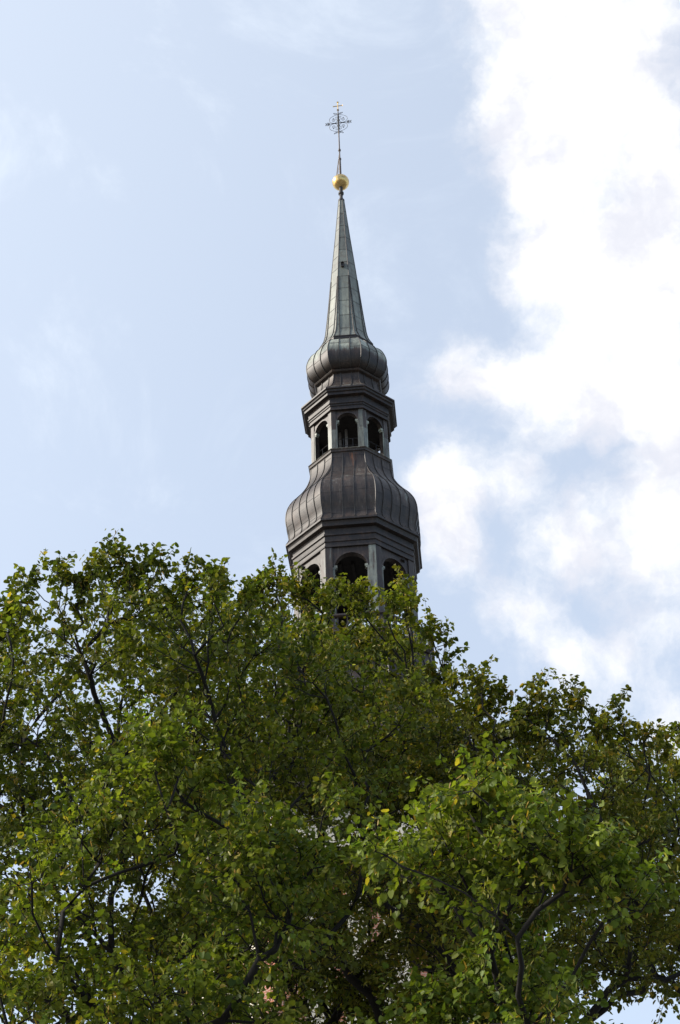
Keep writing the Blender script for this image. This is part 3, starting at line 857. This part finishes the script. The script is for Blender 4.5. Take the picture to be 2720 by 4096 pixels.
    flare = np.maximum(0, 1 - P[:n, 2] / 1.2); R[:trunk_n] *= 1 + 0.5 * flare[:trunk_n] ** 2
    # wood: one mesh for the stem, one for limbs and twigs
    childs = [[] for _ in range(n)]
    for i in range(1, n): childs[par[i]].append(i)

    def wood(name, starts, stop_trunk):
        mb = MB()
        stack = list(starts)
        while stack:
            a0, i = stack.pop()
            chain = [a0, i]
            while True:
                ch = childs[chain[-1]]
                if stop_trunk: ch = [c for c in ch if c < trunk_n]
                if not ch: break
                ch = sorted(ch, key=lambda c: -w[c])
                for c in ch[1:]: stack.append((chain[-1], c))
                chain.append(ch[0])
            rr = [R[c] for c in chain]; rr[0] = min(rr[0], rr[1] * 1.15)
            big = rr[1]
            seg = 10 if big > 0.07 else 6 if big > 0.025 else 4 if big > 0.012 else 3
            mb.tube([P[c] - off for c in chain], rr, seg, cap=False)
        if mb.v: return mb.build(name, M_BARK, root, smooth=True)
    wood('trunk', [(0, 1)], True)
    st = []
    for i in range(trunk_n):
        for c in childs[i]:
            if c >= trunk_n: st.append((i, c))
    # twigs of the shoots are added to the same limb mesh
    twig_pts = []
    ns = len(shoots)
    E0 = np.array([P[x[0]] for x in shoots]); Dv = np.array([x[1] for x in shoots]); Ln = np.array([x[2] for x in shoots]); NL = np.array([x[3] for x in shoots]); KD = np.array([x[4] for x in shoots])
    U_ = lambda v: v / (np.linalg.norm(v, axis=-1, keepdims=True) + 1e-9)
    side = U_(np.cross(Dv, rg.normal(0, 1, (ns, 3)))); bend = rg.normal(0, 0.12, (ns, 3)) + np.array([0, 0, -0.06])
    for i in range(ns): twig_pts.append([E0[i] + Dv[i] * Ln[i] * u + bend[i] * Ln[i] * u * u for u in (0, .33, .66, 1.0)])
    hue = rg.random(ns); ylw = rg.random(ns) < yellow; bright = np.exp(rg.normal(0, 0.27, ns))
    # neighbouring shoots share a tint: smooth variation through the crown
    ph = rg.uniform(0, 6.28, 3); tint = 0.5 + 0.5 * np.sin(E0[:, 0] * 1.3 + ph[0]) * np.sin(E0[:, 1] * 1.1 + ph[1]) * np.sin(E0[:, 2] * 1.5 + ph[2])
    hue = np.clip(0.55 * hue + 0.45 * tint, 0, 1)
    I = np.repeat(np.arange(ns), NL); M = len(I)
    idx = np.arange(M) - np.repeat(np.cumsum(NL) - NL, NL)
    u = (idx + 0.5) / NL[I]
    p = E0[I] + Dv[I] * (Ln[I] * u)[:, None] + bend[I] * (Ln[I] * u * u)[:, None]
    sd = U_(side[I] * np.where(idx % 2, 1.0, -1.0)[:, None] + rg.normal(0, 0.5, (M, 3)))
    pet = U_(sd + Dv[I] * 0.5 + rg.normal(0, 0.2, (M, 3)))
    lp = p + pet * rg.uniform(0.02, 0.06, M)[:, None]
    ld = U_(pet * 0.75 + Dv[I] * 0.15 + np.array([0, 0, -0.45]) + rg.normal(0, 0.32, (M, 3)))
    ln_ = U_(np.array([0, 0, 0.75]) + pet * 0.5 + rg.normal(0, 0.5, (M, 3)))
    ls = leaf * rg.uniform(0.55, 1.28, M) * np.where(KD[I] == 0, 1.0, np.where(KD[I] == 1, 1.25 - 0.4 * u, 1.12))
    f = (np.clip(hue[I] * 0.6 + rg.random(M) * 0.45, 0, 1) ** 1.35)[:, None]
    lc = np.array((0.035, 0.067, 0.011)) * (1 - f) + np.array((0.198, 0.212, 0.026)) * f
    ym = (ylw[I] & (rg.random(M) < 0.6))[:, None]
    lc = np.where(ym, lc * 0.45 + np.array((0.17, 0.145, 0.022)) * 0.55, lc)
    lc = np.where((rg.random(M) < 0.02)[:, None], np.array((0.33, 0.25, 0.035)), lc)
    lc = lc * bright[I][:, None] * np.array(tone)
    NB = rg.integers(1, 8, ns) + np.where(ylw, 3, 0)
    I2 = np.repeat(np.arange(ns), NB); K2 = len(I2); u2 = rg.random(K2)
    bp = E0[I2] + Dv[I2] * (Ln[I2] * u2)[:, None] + rg.normal(0, 0.04, (K2, 3))
    bd = U_(np.array([0, 0, -0.8]) + rg.normal(0, 0.55, (K2, 3))); bn = rg.normal(0, 1, (K2, 3)); bs = rg.uniform(0.06, 0.095, K2)
    bc = np.where((rg.random(K2) < 0.3)[:, None], np.array((0.36, 0.22, 0.045)), np.array((0.36, 0.33, 0.10))) * rg.uniform(0.7, 1.3, K2)[:, None]
    mb_w = wood('limbs', st, False)
    tw = MB()
    for pts in twig_pts: tw.tube([p - off for p in pts], [0.0055, 0.0045, 0.0035, 0.002], 3, cap=False)
    tw.build('twigs', M_BARK, root)
    lp = lp - off; k = len(lp)
    build_leaves('crown', lp, ld, ln_, ls, lc, rg.uniform(0.1, 0.5, k), rg.uniform(-0.05, 0.3, k), root, M_LEAF)
    k = len(bp)
    build_leaves('flower_bracts', bp - off, bd, bn, bs, bc, np.zeros(k), rg.uniform(0, 0.2, k), root, M_LEAF, BRACT_T, [(0, 1, 2, 3, 4, 5)])
    import sys
    print('tree', label[:40], 'nodes', n, 'shoots', len(shoots), 'leaves', len(lp), 'trunk r', R[3], file=sys.stderr)
    return root


def auto_lobes(center, radii, seed, rmin=0.5, rmax=0.88, gap=1.12, bottom=None, dens=40.0, skip=None, hollow=0.42):
    rg = np.random.default_rng(seed)
    out = []; tries = 0
    while tries < 6000:
        tries += 1
        v = rg.uniform(-1, 1, 3); l = np.linalg.norm(v)
        if l > 1 or l < hollow: continue
        c = center + v * np.array(radii); r = rg.uniform(rmin, rmax)
        if c[2] - r < (bottom or 0): continue
        if any(np.linalg.norm(c - o[0]) < gap for o in out): continue
        px, py = to_px(c); ppm = FPX / np.linalg.norm(c - CAM)
        lim = max(skyline(px + d * r * ppm) + (1 - math.sqrt(1 - d * d)) * r * ppm * 0.0 for d in (-0.5, 0, 0.5))
        if py - 0.85 * r * ppm - 30 < lim: continue
        if skip and skip(px, py): continue
        out.append((c, r, int(2.1 * dens * r * r * (0.5 + 0.6 * l))))
    return out


def below_sky(q):
    px, py = to_px(q); return py > skyline(px) + 25


GAPS = [(1655, 1715, 2500, 2600), (1540, 1690, 3200, 3310), (1280, 1370, 3190, 3290), (1470, 1560, 3540, 3660), (1750, 1870, 3780, 3900), (1020, 1110, 3170, 3300), (380, 480, 2600, 2850), (480, 690, 3420, 3540), (230, 310, 3900, 4040), (1060, 1110, 2520, 2640), (2170, 2280, 3130, 3250), (2280, 2400, 3000, 3110), (820, 900, 2600, 2700), (600, 660, 2700, 2800)]


def open_air(q):
    """the crowns have windows where the wall, the gallery or the sky shows"""
    if not below_sky(q): return False
    px, py = to_px(q)
    return not any(a < px < b and c < py - 40 < d for a, b, c, d in GAPS)


def lobes_px(lst, rng, seed, dens=24):
    rg = np.random.default_rng(seed); out = []
    for (px, py, r) in lst:
        d = rng + rg.uniform(-1.0, 1.0); rm = r * d / FPX
        out.append((at(px, py, d), rm, max(6, int(dens * rm * rm * 1.6))))
    return out


def base_of(px, py, rng):
    p = at(px, py, rng); return (p[0], p[1])


# left tree
T1c = at(420, 3080, 24.0)
L1 = auto_lobes(T1c, (4.1, 2.4, 3.5), 11, bottom=7.2, dens=42, skip=lambda px, py: (330 < px < 700 and 3380 < py < 3580) or (200 < px < 320 and 3880 < py < 4080) or (380 < px < 470 and 2560 < py < 2900))
L1 += lobes_px([(110, 2420, 80), (160, 2400, 70), (270, 2370, 75), (330, 2400, 70), (430, 2270, 75), (480, 2290, 75), (580, 2320, 80), (690, 2310, 70), (740, 2340, 75), (860, 2350, 80), (20, 2540, 90), (960, 2400, 80), (200, 2500, 85), (640, 2420, 85), (560, 2440, 75), (800, 2450, 80)], 23.6, 41, 85)
spr1 = [(at(x, y + 26, 23.5 + 0.8 * math.sin(x)), L) for x, y, L in ((118, 2240, 1.1), (60, 2335, .7), (230, 2176, 1.1), (300, 2258, .8), (422, 2100, 1.1), (395, 2175, .8), (480, 2150, .9), (585, 2155, .9), (672, 2148, 1.1), (745, 2222, .8), (840, 2195, 1.0), (895, 2250, .7), (535, 2240, .5), (5, 2430, .7), (985, 2300, .6))]
make_tree('broad tall lime tree left of the steeple, highest crown under the open blue sky', base_of(480, 4000, 24.0), 5.2, L1, spr1, 21, keep=open_air, tone=(0.98, 0.94, 0.95), yellow=0.14)
# middle tree, farther away, in front of the steeple
T2c = at(1260, 3200, 29.0)
def hole(*boxes): return lambda px, py: any(a < px < b and c < py < d for a, b, c, d in boxes)
L2 = auto_lobes(T2c, (4.1, 2.2, 4.4), 12, bottom=8.0, dens=44, skip=hole((1260, 1420, 3180, 3320), (1500, 1720, 3160, 3340), (1000, 1130, 3150, 3300), (1480, 1650, 3560, 3800), (1740, 1880, 3740, 3900), (1650, 1760, 2480, 2660), (960, 1080, 2560, 2700)))
L2 += lobes_px([(1300, 4000, 110), (1420, 3920, 100), (1250, 3860, 90), (1400, 4080, 110), (1180, 3960, 100), (1330, 3780, 90), (1500, 4050, 100), (1090, 2340, 70), (1140, 2350, 70), (1220, 2380, 75), (1290, 2430, 75), (1400, 2460, 75), (1470, 2460, 75), (1560, 2440, 75), (1620, 2440, 75), (1650, 2510, 60), (1590, 2600, 75), (1690, 2740, 55), (1640, 2700, 65), (1785, 2560, 32), (1765, 2620, 34), (1740, 2700, 50), (1500, 2560, 80), (1350, 2560, 80), (1180, 2500, 80)], 28.2, 42, 90)
spr2 = [(at(x, y + 14, 28.0 + 0.8 * math.sin(x)), L) for x, y, L in ((1110, 2208, 1.2), (1080, 2260, .8), (1175, 2265, .9), (1225, 2285, .7), (1337, 2262, 1.0), (1402, 2285, 1.1), (1290, 2315, .6), (1465, 2345, .9), (1592, 2283, 1.2), (1550, 2335, .8), (1630, 2335, .9), (1692, 2425, .9), (1787, 2460, 1.3), (1760, 2640, .7), (1035, 2300, .7))]
make_tree('lime tree directly in front of the steeple, its crown hiding the belfry foot', base_of(1190, 4000, 29.0), 6.5, L2, spr2, 22, keep=open_air, tone=(1.08, 1.0, 0.95), yellow=0.22)
# right tree
T3c = at(2180, 3400, 26.0)
sk3 = hole((2260, 3400, 3880, 4400), (2120, 2330, 3080, 3300), (1780, 1880, 3250, 3350), (2280, 2420, 2990, 3120))
L3 = auto_lobes(T3c, (3.3, 2.2, 2.9), 13, bottom=7.5, skip=sk3, dens=42)
L3 += lobes_px([(2330, 3930, 55), (2500, 3890, 65), (2660, 3900, 60), (1790, 2780, 75), (1870, 2770, 65), (1890, 2850, 75), (2000, 2840, 75), (2080, 2830, 75), (2160, 2810, 70), (2270, 2850, 70), (2330, 2920, 70), (2420, 2930, 75), (2480, 2920, 60), (2590, 3010, 75), (2690, 2990, 85), (2200, 2930, 80), (2060, 2920, 80), (2520, 3010, 70)], 25.6, 43, 85)
spr3 = [(at(x, y, 25.5 + 0.6 * math.sin(x)), L) for x, y, L in ((1785, 2665, .9), (1870, 2668, .8), (1912, 2655, .9), (1985, 2718, .9), (2085, 2730, .9), (2149, 2686, 1.1), (2185, 2725, .8), (2258, 2684, 1.2), (2312, 2765, .8), (2478, 2750, 1.2), (2430, 2840, .7), (2555, 2874, .9), (2634, 2880, .9), (2390, 2860, .6))]
make_tree('olive lime tree right of the steeple with loose open top against the cloud', base_of(1930, 4000, 26.0), 6.8, L3, spr3, 23, keep=open_air, tone=(1.06, 0.90, 0.85), yellow=0.26)
# far right tree
T4c = at(2850, 3500, 33.0)
L4 = auto_lobes(T4c, (3.2, 3.0, 3.6), 14, bottom=11.0, skip=lambda px, py: py > 3850)
make_tree('pale green lime tree at the right edge behind the olive one', base_of(2950, 4000, 33.0), 7.5, L4, [(at(2700, 2900, 32), .6)], 24, keep=open_air, tone=(1.15, 1.12, 1.05))
# near right tree
F1 = [(1850, 3290, 130), (1890, 3140, 75), (1945, 3210, 95), (1800, 3380, 110), (2060, 3310, 120), (2160, 3370, 130), (2280, 3440, 130), (2390, 3500, 120), (1990, 3420, 150), (2110, 3470, 120), (1690, 3410, 120), (1600, 3470, 95), (1760, 3500, 110), (1540, 3400, 60), (1880, 3540, 110), (2240, 3540, 100), (2450, 3590, 100), (2560, 3620, 80), (1985, 3640, 80), (2010, 3720, 70), (2060, 3860, 120), (1960, 3790, 70), (2130, 3980, 110), (2010, 3980, 110), (1780, 4040, 100), (1890, 4050, 110), (1670, 4080, 80), (2180, 4080, 110), (2050, 4180, 170), (1800, 4230, 170), (1560, 4120, 80)]
make_tree('bright lime tree at lower right, nearest to the viewer, with large leaves', base_of(1940, 4096, 21.0), 4.0, lobes_px(F1, 17.2, 31, 125), [(at(1885, 3062, 17), .7), (at(1925, 3100, 17), .5), (at(2080, 3190, 17), .5)], 25, leaf=0.073, tone=(1.25, 1.28, 1.25), inner=0.35, yellow=0.06)
# near left tree
F2 = [(40, 4080, 130), (200, 4070, 120), (230, 3800, 95), (-10, 3800, 110), (330, 3900, 80), (610, 2990, 100), (680, 3080, 110), (560, 3110, 90), (740, 3180, 90), (500, 3210, 90), (330, 3340, 110), (400, 3420, 90), (260, 3450, 80), (950, 3300, 120), (1050, 3400, 130), (1150, 3500, 140), (1250, 3440, 100), (900, 3460, 120), (1000, 3600, 140), (1150, 3650, 140), (1000, 3750, 120), (850, 3900, 110), (600, 3960, 120), (400, 4010, 100), (100, 3700, 120), (60, 3950, 120), (750, 4030, 110), (1050, 4050, 120), (130, 3500, 100), (1290, 3250, 60), (700, 3390, 80), (900, 4200, 200), (500, 4250, 200)]
make_tree('open lime tree at lower left, near the viewer, with scattered bright leaf clumps', base_of(830, 4096, 22.0), 4.4, lobes_px(F2, 19.0, 32, 115), [(at(600, 2925, 19), .6), (at(690, 2960, 19), .5)], 26, leaf=0.070, tone=(1.30, 1.28, 1.2), inner=0.35, yellow=0.08)
